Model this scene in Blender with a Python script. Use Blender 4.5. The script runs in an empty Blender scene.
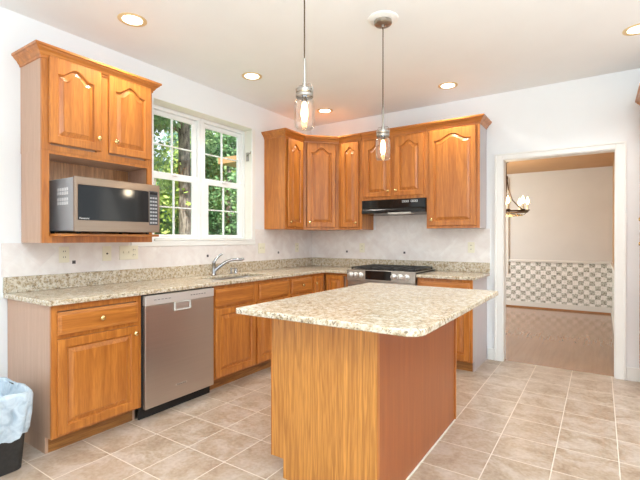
import bpy, bmesh, math, random
import numpy as np
from mathutils import Vector, Matrix
random.seed(4); np.random.seed(4)
PI = math.pi
S = bpy.context.scene
COL = S.collection

# ------------------------------------------------------------------ camera
cam_d = bpy.data.cameras.new('camera'); cam = bpy.data.objects.new('camera', cam_d); COL.objects.link(cam)
cam.location = (0, 0, 1.273)
cam.rotation_euler = (math.radians(90 - .187), 0, math.radians(33.666))
cam_d.sensor_width = 36; cam_d.lens = 420.749 / 640 * 36; cam_d.clip_start = .05; cam_d.clip_end = 200
S.camera = cam
# ------------------------------------------------------------------ world, exposure
W = bpy.data.worlds.new('world'); S.world = W; W.use_nodes = True
bg = W.node_tree.nodes['Background']; bg.inputs[0].default_value = (.84, .93, 1, 1); bg.inputs[1].default_value = 1.35
S.view_settings.view_transform = 'Standard'; S.view_settings.look = 'None'
S.view_settings.gamma = 1; S.view_settings.use_curve_mapping = False
S.view_settings.exposure = 0.05
# large soft area lamps, unseen fills added to brighten the rooms
def area(name, loc, target, size, sizey, power, color=(1, 1, 1)):
    d = bpy.data.lights.new(name, 'AREA'); d.shape = 'RECTANGLE'; d.size = size; d.size_y = sizey; d.energy = power; d.color = color
    o = bpy.data.objects.new(name, d); COL.objects.link(o); o.location = loc
    o.rotation_euler = (Vector(target) - Vector(loc)).to_track_quat('-Z', 'Y').to_euler()
    return o
area('rear_fill', (.6, -3.4, 1.7), (-1.6, 3, 1.1), 4.5, 2.2, 20, (.90, .96, 1))  # added soft fill behind the camera, stands for no known window
area('ceiling_fill', (.6, -.1, 1.85), (.59, -.09, 2.785), 1.6, 1.6, 205, (.66, .86, 1))  # unseen upward lamp added to brighten the ceiling and its bounce
sun_d = bpy.data.lights.new('sun', 'SUN'); sun_d.energy = 9; sun_d.angle = .02; sun_d.color = (1, .96, .88)
sun = bpy.data.objects.new('sun', sun_d); COL.objects.link(sun); sun.rotation_euler = Vector((-.5, .45, -.75)).to_track_quat('-Z', 'Y').to_euler()
area('dining_fill', (-2.9, 7.0, 1.6), (0, 7.4, 1.0), 1.6, 1.6, 70, (.86, .93, 1))  # unseen side lamp added to brighten the dining room

# ------------------------------------------------------------------ materials
M = {}
def srgb(r, g, b):
    f = lambda c: c / 255 / 12.92 if c / 255 <= .04045 else ((c / 255 + .055) / 1.055) ** 2.4
    return (f(r), f(g), f(b), 1)
def base(name, col=(200, 200, 200), rough=.5, metal=0, emit=None, es=0):
    m = bpy.data.materials.new(name); m.use_nodes = True
    p = m.node_tree.nodes['Principled BSDF']
    p.inputs['Base Color'].default_value = srgb(*col); p.inputs['Roughness'].default_value = rough; p.inputs['Metallic'].default_value = metal
    if emit: p.inputs['Emission Color'].default_value = srgb(*emit); p.inputs['Emission Strength'].default_value = es
    M[name] = m
    return m, m.node_tree, p
def N(t, kind, **kw):
    n = t.nodes.new('ShaderNode' + kind)
    for k, v in kw.items():
        if k.startswith('_'): setattr(n, k[1:], v)
        else: n.inputs[k.replace('__', ' ')].default_value = v
    return n
def L(t, a, b): t.links.new(a, b)
def ramp(t, stops, interp='LINEAR'):
    n = t.nodes.new('ShaderNodeValToRGB'); e = n.color_ramp.elements; n.color_ramp.interpolation = interp
    while len(e) < len(stops): e.new(.5)
    for i, (p, c) in enumerate(stops): e[i].position = p; e[i].color = c if len(c) == 4 else srgb(*c)
    return n
def mixc(t, fac, a, b, mode='MIX'):
    n = t.nodes.new('ShaderNodeMix'); n.data_type = 'RGBA'; n.blend_type = mode
    for sock, v in ((n.inputs[0], fac), (n.inputs[6], a), (n.inputs[7], b)):
        if hasattr(v, 'is_output'): L(t, v, sock)
        else: sock.default_value = v
    return n.outputs[2]
def bump(t, p, h, strength=.2, dist=.002):
    b = N(t, 'Bump', Strength=strength, Distance=dist); L(t, h, b.inputs['Height']); L(t, b.outputs[0], p.inputs['Normal'])

def painted(name, col, rough=.6, var=6):
    m, t, p = base(name, col, rough)
    tc = N(t, 'TexCoord'); n = N(t, 'TexNoise', Scale=3.0, Detail=3.0); L(t, tc.outputs['Object'], n.inputs['Vector'])
    r = ramp(t, [(.35, tuple(max(0, c - var) for c in col)), (.65, col)]); L(t, n.outputs[0], r.inputs[0]); L(t, r.outputs[0], p.inputs['Base Color'])
    return m
def wood(name, axis, light, dark, line=.35, rough=.33, rings=9.0, stretch=.07, wide=7.0):
    m, t, p = base(name, light, rough)
    tc = N(t, 'TexCoord'); oi = N(t, 'ObjectInfo')
    mul = N(t, 'Math', _operation='MULTIPLY'); mul.inputs[1].default_value = 37.0; L(t, oi.outputs['Random'], mul.inputs[0])
    add = N(t, 'VectorMath', _operation='ADD'); L(t, tc.outputs['Object'], add.inputs[0]); L(t, mul.outputs[0], add.inputs[1])
    mp = N(t, 'Mapping'); sc = [1, 1, 1]; sc['xyz'.index(axis)] = stretch; mp.inputs['Scale'].default_value = sc
    L(t, add.outputs[0], mp.inputs['Vector'])
    n1 = N(t, 'TexNoise', Scale=wide, Detail=1.5, Roughness=.4); L(t, mp.outputs[0], n1.inputs['Vector'])
    k = N(t, 'Math', _operation='MULTIPLY'); k.inputs[1].default_value = rings; L(t, n1.outputs[0], k.inputs[0])
    fr = N(t, 'Math', _operation='FRACT'); L(t, k.outputs[0], fr.inputs[0])
    n2 = N(t, 'TexNoise', Scale=160.0, Detail=2.0); L(t, mp.outputs[0], n2.inputs['Vector'])
    n3 = N(t, 'TexNoise', Scale=26.0, Detail=2.0); L(t, mp.outputs[0], n3.inputs['Vector'])
    r1 = ramp(t, [(0, (0, 0, 0, 1)), (.6, (.25, .25, .25, 1)), (.9, (1, 1, 1, 1)), (1, (0, 0, 0, 1))]); L(t, fr.outputs[0], r1.inputs[0])
    r2 = ramp(t, [(.42, (0, 0, 0, 1)), (.66, (1, 1, 1, 1))]); L(t, n2.outputs[0], r2.inputs[0])
    r3 = ramp(t, [(.3, (0, 0, 0, 1)), (.7, (1, 1, 1, 1))]); L(t, n3.outputs[0], r3.inputs[0])
    mid = tuple((a * .55 + b * .45) for a, b in zip(light, dark))
    c1 = mixc(t, r3.outputs[0], srgb(*light), srgb(*mid))
    f1 = N(t, 'Math', _operation='MULTIPLY'); f1.inputs[1].default_value = line; L(t, r1.outputs[0], f1.inputs[0])
    c2 = mixc(t, f1.outputs[0], c1, srgb(*dark))
    f2 = N(t, 'Math', _operation='MULTIPLY'); f2.inputs[1].default_value = line * .9; L(t, r2.outputs[0], f2.inputs[0])
    c3 = mixc(t, f2.outputs[0], c2, srgb(*dark))
    L(t, c3, p.inputs['Base Color'])
    bump(t, p, n2.outputs[0], .08, .001)
    p.inputs['Coat Weight'].default_value = .25; p.inputs['Coat Roughness'].default_value = .25
    return m
OL, OD = (210, 134, 58), (142, 74, 24)
wood('oak_vertical', 'z', OL, OD)
wood('oak_horizontal', 'x', OL, OD)
wood('oak_island_panel', 'z', (224, 156, 74), (152, 92, 36), line=.55, rings=4, wide=26, stretch=.045)
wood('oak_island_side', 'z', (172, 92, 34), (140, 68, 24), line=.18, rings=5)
wood('laminate_end', 'z', (200, 162, 136), (180, 142, 116), line=.25, rough=.4)
wood('laminate_shaded', 'z', (200, 190, 190), (186, 174, 172), line=.2, rough=.4)  # end laminate in shade, the shade put into its grey colour
wood('oak_toe_kick', 'x', (190, 130, 66), (120, 74, 34), line=.6, rings=12)
wood('oak_interior', 'z', (214, 160, 112), (160, 108, 66), line=.6, rings=12)

m, t, p = base('granite', (215, 200, 175), .16)
tc = N(t, 'TexCoord')
na = N(t, 'TexNoise', Scale=42.0, Detail=5.0, Roughness=.7); nb = N(t, 'TexNoise', Scale=85.0, Detail=3.0, Roughness=.7); nc = N(t, 'TexNoise', Scale=7.0, Detail=2.0)
vo = N(t, 'TexVoronoi', Scale=120.0)
mpv = N(t, 'Mapping'); mpv.inputs['Location'].default_value = (3.1, 7.7, 1.3); L(t, tc.outputs['Object'], mpv.inputs['Vector'])
L(t, tc.outputs['Object'], na.inputs['Vector']); L(t, mpv.outputs[0], nb.inputs['Vector']); L(t, tc.outputs['Object'], nc.inputs['Vector']); L(t, tc.outputs['Object'], vo.inputs['Vector'])
ra = ramp(t, [(.30, (126, 104, 76)), (.40, (178, 156, 124)), (.49, (206, 192, 168)), (.62, (226, 218, 202))]); L(t, na.outputs[0], ra.inputs[0])
rb = ramp(t, [(.34, (1, 1, 1, 1)), (.41, (0, 0, 0, 1))]); L(t, nb.outputs[0], rb.inputs[0])
rc = ramp(t, [(.4, (0, 0, 0, 1)), (.62, (1, 1, 1, 1))]); L(t, nc.outputs[0], rc.inputs[0])
c1 = mixc(t, rb.outputs[0], ra.outputs[0], srgb(98, 86, 74))
nd = N(t, 'TexNoise', Scale=80.0, Detail=2.0); L(t, mpv.outputs[0], nd.inputs['Vector'])
rd = ramp(t, [(.62, (0, 0, 0, 1)), (.68, (1, 1, 1, 1))]); L(t, nd.outputs[0], rd.inputs[0])
c2 = mixc(t, rd.outputs[0], c1, srgb(128, 112, 94))
f = N(t, 'Math', _operation='MULTIPLY'); f.inputs[1].default_value = .25; L(t, rc.outputs[0], f.inputs[0])
L(t, mixc(t, f.outputs[0], c2, srgb(196, 174, 142)), p.inputs['Base Color'])

m, t, p = base('floor_tile', (205, 178, 155), .33)
tc = N(t, 'TexCoord'); mp = N(t, 'Mapping'); mp.inputs['Location'].default_value = (.531 + .312 * 20 + .002, -4.499 + .312 * 30 + .002, 0); L(t, tc.outputs['Object'], mp.inputs['Vector'])
br = N(t, 'TexBrick', _offset=0.0, _squash=1.0); br.inputs['Scale'].default_value = 1; br.inputs['Brick Width'].default_value = .312; br.inputs['Row Height'].default_value = .312
br.inputs['Mortar Size'].default_value = .0031; br.inputs['Mortar Smooth'].default_value = .2; br.inputs['Bias'].default_value = 0
br.inputs['Color1'].default_value = (0, 0, 0, 1); br.inputs['Color2'].default_value = (1, 1, 1, 1); L(t, mp.outputs[0], br.inputs['Vector'])
# each tile samples its own patch of stone
vm = N(t, 'VectorMath', _operation='MULTIPLY'); L(t, br.outputs['Color'], vm.inputs[0]); vm.inputs[1].default_value = (40, 23, 0)
va = N(t, 'VectorMath', _operation='ADD'); L(t, vm.outputs[0], va.inputs[0]); L(t, tc.outputs['Object'], va.inputs[1])
n1 = N(t, 'TexNoise', Scale=5.5, Detail=6.0, Roughness=.62, Distortion=.6); L(t, va.outputs[0], n1.inputs['Vector'])
n2 = N(t, 'TexNoise', Scale=45.0, Detail=4.0); L(t, va.outputs[0], n2.inputs['Vector'])
r1 = ramp(t, [(.32, (150, 124, 100)), (.47, (184, 163, 140)), (.62, (206, 191, 178))]); L(t, n1.outputs[0], r1.inputs[0])
r2 = ramp(t, [(.35, (156, 130, 106)), (.65, (202, 186, 168))]); L(t, n2.outputs[0], r2.inputs[0])
ct = mixc(t, .3, r1.outputs[0], r2.outputs[0])
fb = N(t, 'Math', _operation='MULTIPLY'); fb.inputs[1].default_value = .28; L(t, br.outputs['Color'], fb.inputs[0])
ct = mixc(t, fb.outputs[0], ct, srgb(176, 146, 124))
L(t, mixc(t, br.outputs['Fac'], ct, srgb(226, 212, 196)), p.inputs['Base Color'])
rr = N(t, 'MapRange'); rr.inputs['To Min'].default_value = .3; rr.inputs['To Max'].default_value = .8; L(t, br.outputs['Fac'], rr.inputs['Value']); L(t, rr.outputs[0], p.inputs['Roughness'])
iv = N(t, 'Math', _operation='SUBTRACT'); iv.inputs[0].default_value = 1; L(t, br.outputs['Fac'], iv.inputs[1]); bump(t, p, iv.outputs[0], .4, .002)

m, t, p = base('splash_tile', (226, 218, 214), .3)
tc = N(t, 'TexCoord'); sx = N(t, 'SeparateXYZ'); L(t, tc.outputs['Object'], sx.inputs[0])
ad = N(t, 'Math', _operation='ADD'); L(t, sx.outputs[0], ad.inputs[0]); L(t, sx.outputs[1], ad.inputs[1])
cb = N(t, 'CombineXYZ'); L(t, ad.outputs[0], cb.inputs[0]); L(t, sx.outputs[2], cb.inputs[1])
mp = N(t, 'Mapping'); mp.inputs['Rotation'].default_value = (0, 0, PI / 4); mp.inputs['Location'].default_value = (10, 10.03, 0); L(t, cb.outputs[0], mp.inputs['Vector'])
br = N(t, 'TexBrick', _offset=0.0); br.inputs['Scale'].default_value = 1; br.inputs['Brick Width'].default_value = .155; br.inputs['Row Height'].default_value = .155
br.inputs['Mortar Size'].default_value = .0016; br.inputs['Mortar Smooth'].default_value = .6
br.inputs['Color1'].default_value = (0, 0, 0, 1); br.inputs['Color2'].default_value = (1, 1, 1, 1); L(t, mp.outputs[0], br.inputs['Vector'])
n1 = N(t, 'TexNoise', Scale=9.0, Detail=4.0, Distortion=.8); L(t, mp.outputs[0], n1.inputs['Vector'])
r1 = ramp(t, [(.35, (234, 226, 220)), (.65, (246, 241, 236))]); L(t, n1.outputs[0], r1.inputs[0])
fb = N(t, 'Math', _operation='MULTIPLY'); fb.inputs[1].default_value = .35; L(t, br.outputs['Color'], fb.inputs[0])
ct = mixc(t, fb.outputs[0], r1.outputs[0], srgb(224, 212, 208))
L(t, mixc(t, br.outputs['Fac'], ct, srgb(234, 230, 227)), p.inputs['Base Color'])

m, t, p = base('wallpaper', (225, 220, 210), .6)
tc = N(t, 'TexCoord'); sx = N(t, 'SeparateXYZ'); L(t, tc.outputs['Object'], sx.inputs[0])
ad = N(t, 'Math', _operation='ADD'); L(t, sx.outputs[0], ad.inputs[0]); L(t, sx.outputs[1], ad.inputs[1])
cb = N(t, 'CombineXYZ'); L(t, ad.outputs[0], cb.inputs[0]); L(t, sx.outputs[2], cb.inputs[1])
mp = N(t, 'Mapping'); mp.inputs['Scale'].default_value = (1 / .083, 1 / .078, 1); mp.inputs['Location'].default_value = (.3, .1, .5); L(t, cb.outputs[0], mp.inputs['Vector'])
ck = N(t, 'TexChecker'); ck.inputs['Scale'].default_value = 1; L(t, mp.outputs[0], ck.inputs['Vector'])
n1 = N(t, 'TexNoise', Scale=3.6, Detail=3.0, Roughness=.7); L(t, mp.outputs[0], n1.inputs['Vector'])
r1 = ramp(t, [(.38, (112, 106, 92)), (.47, (172, 168, 152)), (.6, (206, 202, 188))]); L(t, n1.outputs[0], r1.inputs[0])
r2 = ramp(t, [(.34, (206, 198, 186)), (.5, (238, 232, 224))]); L(t, n1.outputs[0], r2.inputs[0])
L(t, mixc(t, ck.outputs['Fac'], r1.outputs[0], r2.outputs[0]), p.inputs['Base Color'])

painted('wall_white', (242, 243, 243), .55, 2)
painted('ceiling_white', (242, 243, 243), .7, 2)
painted('trim_white', (244, 243, 238), .35, 2)
painted('return_cream', (243, 239, 228), .5, 3)
painted('dining_wall', (212, 206, 198), .6, 3)
painted('dining_tan', (190, 148, 104), .6, 6)
painted('dining_trim', (224, 218, 208), .45, 4)
painted('ivory_plastic', (240, 234, 212), .35, 3)
painted('vinyl_white', (246, 246, 244), .3, 2)
painted('canopy_white', (245, 243, 238), .4, 2)
wood('hardwood', 'y', (164, 124, 94), (142, 102, 74), line=.2, rings=5, wide=9, rough=.12)
def brushed(name, col, rough, axis='x', metal=1.0, var=12):
    m, t, p = base(name, col, rough, metal)
    tc = N(t, 'TexCoord'); mp = N(t, 'Mapping'); sc = [160, 160, 160]; sc['xyz'.index(axis)] = 2; mp.inputs['Scale'].default_value = sc
    L(t, tc.outputs['Object'], mp.inputs['Vector']); n = N(t, 'TexNoise', Scale=1.0, Detail=2.0); L(t, mp.outputs[0], n.inputs['Vector'])
    r = ramp(t, [(.3, tuple(max(c - var, 0) for c in col)), (.7, col)]); L(t, n.outputs[0], r.inputs[0]); L(t, r.outputs[0], p.inputs['Base Color'])
    bump(t, p, n.outputs[0], .05, .0005)
    return m
brushed('stainless', (214, 208, 202), .34, 'x', metal=.8)
brushed('stainless_dark', (196, 184, 174), .3, 'x', metal=.85, var=4)
brushed('microwave_steel', (160, 142, 126), .3, 'x', metal=.9, var=5)
brushed('panel_steel', (222, 216, 210), .5, 'x', metal=.6, var=3)
brushed('range_steel', (184, 176, 166), .34, 'x')
brushed('knob_steel', (236, 234, 230), .3, 'y', metal=.6, var=3)
brushed('chrome', (176, 174, 174), .14, 'z', var=3)
brushed('nickel', (176, 168, 158), .28, 'z', var=6)
brushed('brass', (226, 200, 140), .22, 'z', var=8)
brushed('dark_bronze', (96, 78, 62), .4, 'z', var=8)
brushed('grey_plate', (186, 190, 194), .45, 'x', metal=.35)
def speck(name, col, rough, var=5, metal=0):
    m, t, p = base(name, col, rough, metal)
    tc = N(t, 'TexCoord'); n = N(t, 'TexNoise', Scale=60.0, Detail=2.0); L(t, tc.outputs['Object'], n.inputs['Vector'])
    r = ramp(t, [(.3, tuple(max(c - var, 0) for c in col)), (.7, tuple(min(c + var, 255) for c in col))]); L(t, n.outputs[0], r.inputs[0]); L(t, r.outputs[0], p.inputs['Base Color'])
    return m
speck('black_gloss', (14, 13, 12), .08)
speck('black_enamel', (22, 20, 19), .22)
speck('black_matte', (30, 29, 28), .6)
speck('cast_iron', (58, 56, 54), .5)
speck('bin_black', (44, 43, 42), .5)
speck('keypad_grey', (70, 72, 76), .5)
speck('key_white', (190, 192, 194), .5)
speck('slot_dark', (70, 60, 50), .5)
speck('accent_dark', (72, 66, 68), .3, 12)
speck('caulk_white', (226, 216, 202), .6)
speck('lens_white', (212, 208, 200), .3)
speck('ink_white', (225, 225, 225), .5)
speck('ink_grey', (120, 116, 112), .4)
speck('candle_ivory', (238, 226, 196), .5)
m, t, p = base('bag_plastic', (226, 236, 244), .35)
p.inputs['Subsurface Weight'].default_value = 0
tc = N(t, 'TexCoord'); n = N(t, 'TexNoise', Scale=14.0, Detail=5.0, Distortion=1.2); L(t, tc.outputs['Object'], n.inputs['Vector'])
r = ramp(t, [(.3, (158, 178, 194)), (.6, (204, 218, 228))]); L(t, n.outputs[0], r.inputs[0]); L(t, r.outputs[0], p.inputs['Base Color']); bump(t, p, n.outputs[0], .7, .02)
def glow(name, col, s): base(name, col, .5, 0, col, s)
glow('lamp_glow', (255, 248, 230), 6.0)
glow('bulb_glow', (255, 226, 170), 11.0)
glow('candle_glow', (255, 214, 150), 14.0)
painted('lamp_trim', (232, 206, 158), .5, 6)
def thin_glass(name, fac=.12, tint=(255, 255, 255), rough=.02):
    m = bpy.data.materials.new(name); m.use_nodes = True; t = m.node_tree; t.nodes.clear()
    o = N(t, 'OutputMaterial'); tr = N(t, 'BsdfTransparent'); tr.inputs[0].default_value = srgb(*tint); gl = N(t, 'BsdfGlossy'); gl.inputs['Roughness'].default_value = rough
    lw = N(t, 'LayerWeight', Blend=.25); mr = N(t, 'MapRange'); mr.inputs['To Min'].default_value = fac * .25; mr.inputs['To Max'].default_value = min(1, fac * 1.6)
    L(t, lw.outputs['Fresnel'], mr.inputs['Value']); mx = N(t, 'MixShader'); L(t, mr.outputs[0], mx.inputs[0]); L(t, tr.outputs[0], mx.inputs[1]); L(t, gl.outputs[0], mx.inputs[2]); L(t, mx.outputs[0], o.inputs[0])
    M[name] = m
thin_glass('window_glass', .12)
thin_glass('jar_glass', .22, (255, 253, 250), .08)
def leafmat(name, cols, scale=.9):
    m, t, p = base(name, cols[1], .6)
    tc = N(t, 'TexCoord'); n = N(t, 'TexNoise', Scale=scale, Detail=6.0, Roughness=.75); L(t, tc.outputs['Object'], n.inputs['Vector'])
    r = ramp(t, [(.32, cols[0]), (.5, cols[1]), (.68, cols[2])]); L(t, n.outputs[0], r.inputs[0]); L(t, r.outputs[0], p.inputs['Base Color'])
    p.inputs['Specular IOR Level'].default_value = .2
leafmat('leaf_mid', [(72, 118, 84), (122, 164, 112), (186, 210, 150)])
leafmat('leaf_bright', [(104, 140, 66), (168, 196, 100), (222, 230, 150)])
leafmat('leaf_dark', [(58, 98, 84), (104, 146, 120), (160, 190, 162)])
leafmat('grass', [(70, 104, 50), (112, 146, 72), (160, 186, 104)], 2)
m, t, p = base('bark', (110, 98, 88), .9)
tc = N(t, 'TexCoord'); mp = N(t, 'Mapping'); mp.inputs['Scale'].default_value = (1, 1, .25); L(t, tc.outputs['Object'], mp.inputs['Vector'])
n = N(t, 'TexNoise', Scale=22.0, Detail=5.0); L(t, mp.outputs[0], n.inputs['Vector']); r = ramp(t, [(.35, (74, 68, 62)), (.65, (152, 142, 132))]); L(t, n.outputs[0], r.inputs[0]); L(t, r.outputs[0], p.inputs['Base Color']); bump(t, p, n.outputs[0], .8, .02)

# ------------------------------------------------------------------ geometry helpers
class MB:
    def __init__(s): s.b = bmesh.new()
    def face(s, vs):
        try: return s.b.faces.new(vs)
        except ValueError: return None
    def box(s, x0, y0, z0, x1, y1, z1):
        v = [s.b.verts.new(c) for c in ((x0, y0, z0), (x1, y0, z0), (x1, y1, z0), (x0, y1, z0), (x0, y0, z1), (x1, y0, z1), (x1, y1, z1), (x0, y1, z1))]
        for f in ((0, 3, 2, 1), (4, 5, 6, 7), (0, 1, 5, 4), (1, 2, 6, 5), (2, 3, 7, 6), (3, 0, 4, 7)): s.face([v[i] for i in f])
        return s
    def prism(s, pts, z0, z1):      # pts ccw in xy
        a = [s.b.verts.new((x, y, z0)) for x, y in pts]; c = [s.b.verts.new((x, y, z1)) for x, y in pts]; n = len(pts)
        s.face(a[::-1]); s.face(c)
        for i in range(n): s.face([a[i], a[(i + 1) % n], c[(i + 1) % n], c[i]])
        return s
    def rings(s, rs, close0=True, close1=True, loop=True):
        R = [[s.b.verts.new(c) for c in r] for r in rs]; n = len(R[0])
        for a, c in zip(R, R[1:]):
            for i in range(n if loop else n - 1): s.face([a[i], a[(i + 1) % n], c[(i + 1) % n], c[i]])
        if close0: s.face(R[0][::-1])
        if close1: s.face(R[-1])
        return s
    def lathe(s, prof, c=(0, 0, 0), axis='z', n=24, close0=True, close1=True):
        out = []
        for r, h in prof:
            ring = []
            for i in range(n):
                a = 2 * PI * i / n; u, v = r * math.cos(a), r * math.sin(a)
                q = {'z': (u, v, h), 'x': (h, u, v), 'y': (v, h, u)}[axis]
                ring.append((q[0] + c[0], q[1] + c[1], q[2] + c[2]))
            out.append(ring)
        return s.rings(out, close0, close1)
    def tube(s, pts, r, n=10):
        P = [Vector(p) for p in pts]; rs = []; up = Vector((.31, .17, .93)).normalized()
        for i, p in enumerate(P):
            d = ((P[min(i + 1, len(P) - 1)]) - (P[max(i - 1, 0)])).normalized()
            a = d.cross(up)
            if a.length < 1e-3: a = d.cross(Vector((1, 0, 0)))
            a.normalize(); b = a.cross(d).normalized(); rr = r[i] if isinstance(r, (list, tuple)) else r
            rs.append([tuple(p + a * rr * math.cos(2 * PI * k / n) + b * rr * math.sin(2 * PI * k / n)) for k in range(n)])
        return s.rings(rs)
    def torus(s, c, R, r, n=28, k=8, tilt=None):
        rs = []
        for i in range(n):
            a = 2 * PI * i / n
            rs.append([(c[0] + (R + r * math.cos(2 * PI * j / k)) * math.cos(a), c[1] + (R + r * math.cos(2 * PI * j / k)) * math.sin(a), c[2] + r * math.sin(2 * PI * j / k)) for j in range(k)])
        rs.append(rs[0]); return s.rings(rs, False, False)
    def grid(s, plane, us, vs, solid, w0, w1):   # a slab with openings: cells solid(i, j)
        mp = {'xy': lambda u, v, w: (u, v, w), 'yz': lambda u, v, w: (w, u, v), 'xz': lambda u, v, w: (u, w, v)}[plane]
        cache = {}
        def V(i, j, k):
            if (i, j, k) not in cache: cache[i, j, k] = s.b.verts.new(mp(us[i], vs[j], (w0, w1)[k]))
            return cache[i, j, k]
        nu, nv = len(us) - 1, len(vs) - 1; sol = lambda i, j: 0 <= i < nu and 0 <= j < nv and solid(i, j)
        for i in range(nu):
            for j in range(nv):
                if not sol(i, j): continue
                s.face([V(i, j, 0), V(i, j + 1, 0), V(i + 1, j + 1, 0), V(i + 1, j, 0)]); s.face([V(i, j, 1), V(i + 1, j, 1), V(i + 1, j + 1, 1), V(i, j + 1, 1)])
                if not sol(i - 1, j): s.face([V(i, j, 0), V(i, j, 1), V(i, j + 1, 1), V(i, j + 1, 0)])
                if not sol(i + 1, j): s.face([V(i + 1, j, 0), V(i + 1, j + 1, 0), V(i + 1, j + 1, 1), V(i + 1, j, 1)])
                if not sol(i, j - 1): s.face([V(i, j, 0), V(i + 1, j, 0), V(i + 1, j, 1), V(i, j, 1)])
                if not sol(i, j + 1): s.face([V(i, j + 1, 0), V(i, j + 1, 1), V(i + 1, j + 1, 1), V(i + 1, j + 1, 0)])
        return s
    def build(s, name, mat, parent=None, bevel=0, smooth=False, loc=None, rot=None, seg=2):
        bmesh.ops.recalc_face_normals(s.b, faces=s.b.faces[:])
        me = bpy.data.meshes.new(name); s.b.to_mesh(me); s.b.free(); me.materials.append(M[mat])
        o = bpy.data.objects.new(name, me); COL.objects.link(o)
        if parent: o.parent = parent
        if loc: o.location = loc
        if rot: o.rotation_euler = rot
        if bevel:
            b = o.modifiers.new('bevel', 'BEVEL'); b.width = bevel; b.segments = seg; b.limit_method = 'ANGLE'; b.angle_limit = .6
        if smooth:
            me.polygons.foreach_set('use_smooth', [True] * len(me.polygons)); me.update()
            e = o.modifiers.new('edge', 'EDGE_SPLIT'); e.split_angle = .7
        return o
def tag(o, label, cat, group=None, kind=None):
    o['label'] = label; o['category'] = cat
    if group: o['group'] = group
    if kind: o['kind'] = kind
    return o
def thing(name, loc, rz, label, cat, group=None):
    o = bpy.data.objects.new(name, None); COL.objects.link(o); o.location = loc; o.rotation_euler = (0, 0, rz); o.empty_display_size = .1
    return tag(o, label, cat, group)
def struct(name, mb, mat, **k):
    o = mb.build(name, mat, **k); o['kind'] = 'structure'; return o
def text(name, body, size, mat, parent, loc, rot, depth=.0006):
    c = bpy.data.curves.new(name, 'FONT'); c.body = body; c.size = size; c.extrude = depth; c.align_x = 'CENTER'; c.align_y = 'CENTER'
    tmp = bpy.data.objects.new('tmp', c); COL.objects.link(tmp)
    bpy.context.view_layer.update(); dg = bpy.context.evaluated_depsgraph_get()
    me = bpy.data.meshes.new_from_object(tmp.evaluated_get(dg)); bpy.data.objects.remove(tmp)
    me.materials.clear(); me.materials.append(M[mat]); o = bpy.data.objects.new(name, me); COL.objects.link(o); o.parent = parent; o.location = loc; o.rotation_euler = rot
    return o

# ------------------------------------------------------------------ the room
XW, YB, ZC = -3.254, 4.682, 2.785
YD = 4.802          # far face of the wall between kitchen and dining room
struct('floor', MB().box(XW - .2, -3.2, -.06, 3.0, 4.73, 0), 'floor_tile')
struct('floor', MB().box(-5.2, 4.7305, -.06, 1.2, 8.9, -.001), 'hardwood')
struct('ceiling', MB().box(XW - .2, -3.2, ZC, 3.0, YD, ZC + .1), 'ceiling_white')
us, vs = [-3.2, 2.26, 3.55, YD], [0, 1.265, 2.508, ZC]
struct('wall_left', MB().grid('yz', us, vs, lambda i, j: not (i == 1 and j == 1), XW - .2, XW), 'wall_white')
DX0, DX1, DZ = -.839, .116, 2.089
us, vs = [XW, DX0, DX1, 3.0], [0, DZ, ZC]
struct('wall_back', MB().grid('xz', us, vs, lambda i, j: not (i == 1 and j == 0), YB, YD), 'wall_white')
struct('wall_right', MB().box(.91, 4.15, 0, 1.03, YB - .001, ZC - .001), 'wall_white')
# drywall return around the deep window recess
g = MB(); g.box(XW - .153, 3.546, 1.268, XW - .001, 3.5495, 2.505); g.box(XW - .153, 2.262, 2.504, XW - .001, 3.546, 2.5075)
struct('trim_1', g, 'return_cream')
# casing at the right side and below the window, stool board
g = MB(); g.box(XW - .001, 3.497, 1.27, XW + .012, 3.55, 2.505)
struct('trim_2', g, 'trim_white', bevel=.003)
struct('trim_3', MB().box(XW - .2, 2.262, 1.252, XW + .016, 3.546, 1.272), 'trim_white', bevel=.004)
struct('trim_4', MB().box(XW + .0005, 2.04, 1.206, XW + .013, 3.55, 1.2515), 'trim_white', bevel=.003)
# door casing (kitchen side) with a backband, jamb lining
g = MB(); wd = .068
hd_ = .050
for (a, b_, z0, z1, th) in ((DX0 - wd, DX0, 0, DZ + hd_, .016), (DX1, DX1 + wd, 0, DZ + hd_, .016)):
    g.box(a, YB - th, z0, b_, YB - .0005, z1)
g.box(DX0 + .0005, YB - .016, DZ, DX1 - .0005, YB - .0005, DZ + hd_)
g.box(DX0 - wd - .012, YB - .026, 0, DX0 - wd + .006, YB - .0005, DZ + hd_ + .008); g.box(DX1 + wd - .006, YB - .026, 0, DX1 + wd + .012, YB - .0005, DZ + hd_ + .008)
g.box(DX0 - wd + .006, YB - .026, DZ + hd_ - .006, DX1 + wd - .006, YB - .0005, DZ + hd_ + .008)
struct('trim_5', g, 'trim_white', bevel=.003)
g = MB(); g.box(DX0 - .0002, YB - .002, 0, DX0 + .006, YD + .005, DZ); g.box(DX1 - .006, YB - .002, 0, DX1 + .0002, YD + .005, DZ); g.box(DX0 + .006, YB - .002, DZ - .006, DX1 - .006, YD + .005, DZ + .0002)
struct('trim_6', g, 'trim_white')
struct('baseboard_back', MB().box(DX1 + wd + .013, YB - .014, 0, .303, YB - .0005, .12).box(-.985, YB - .014, 0, DX0 - wd - .013, YB - .0005, .12), 'trim_white', bevel=.003)
struct('baseboard_left', MB().box(XW + .0005, -3.2, 0, XW + .014, 1.13, .12), 'trim_white', bevel=.003)
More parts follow.
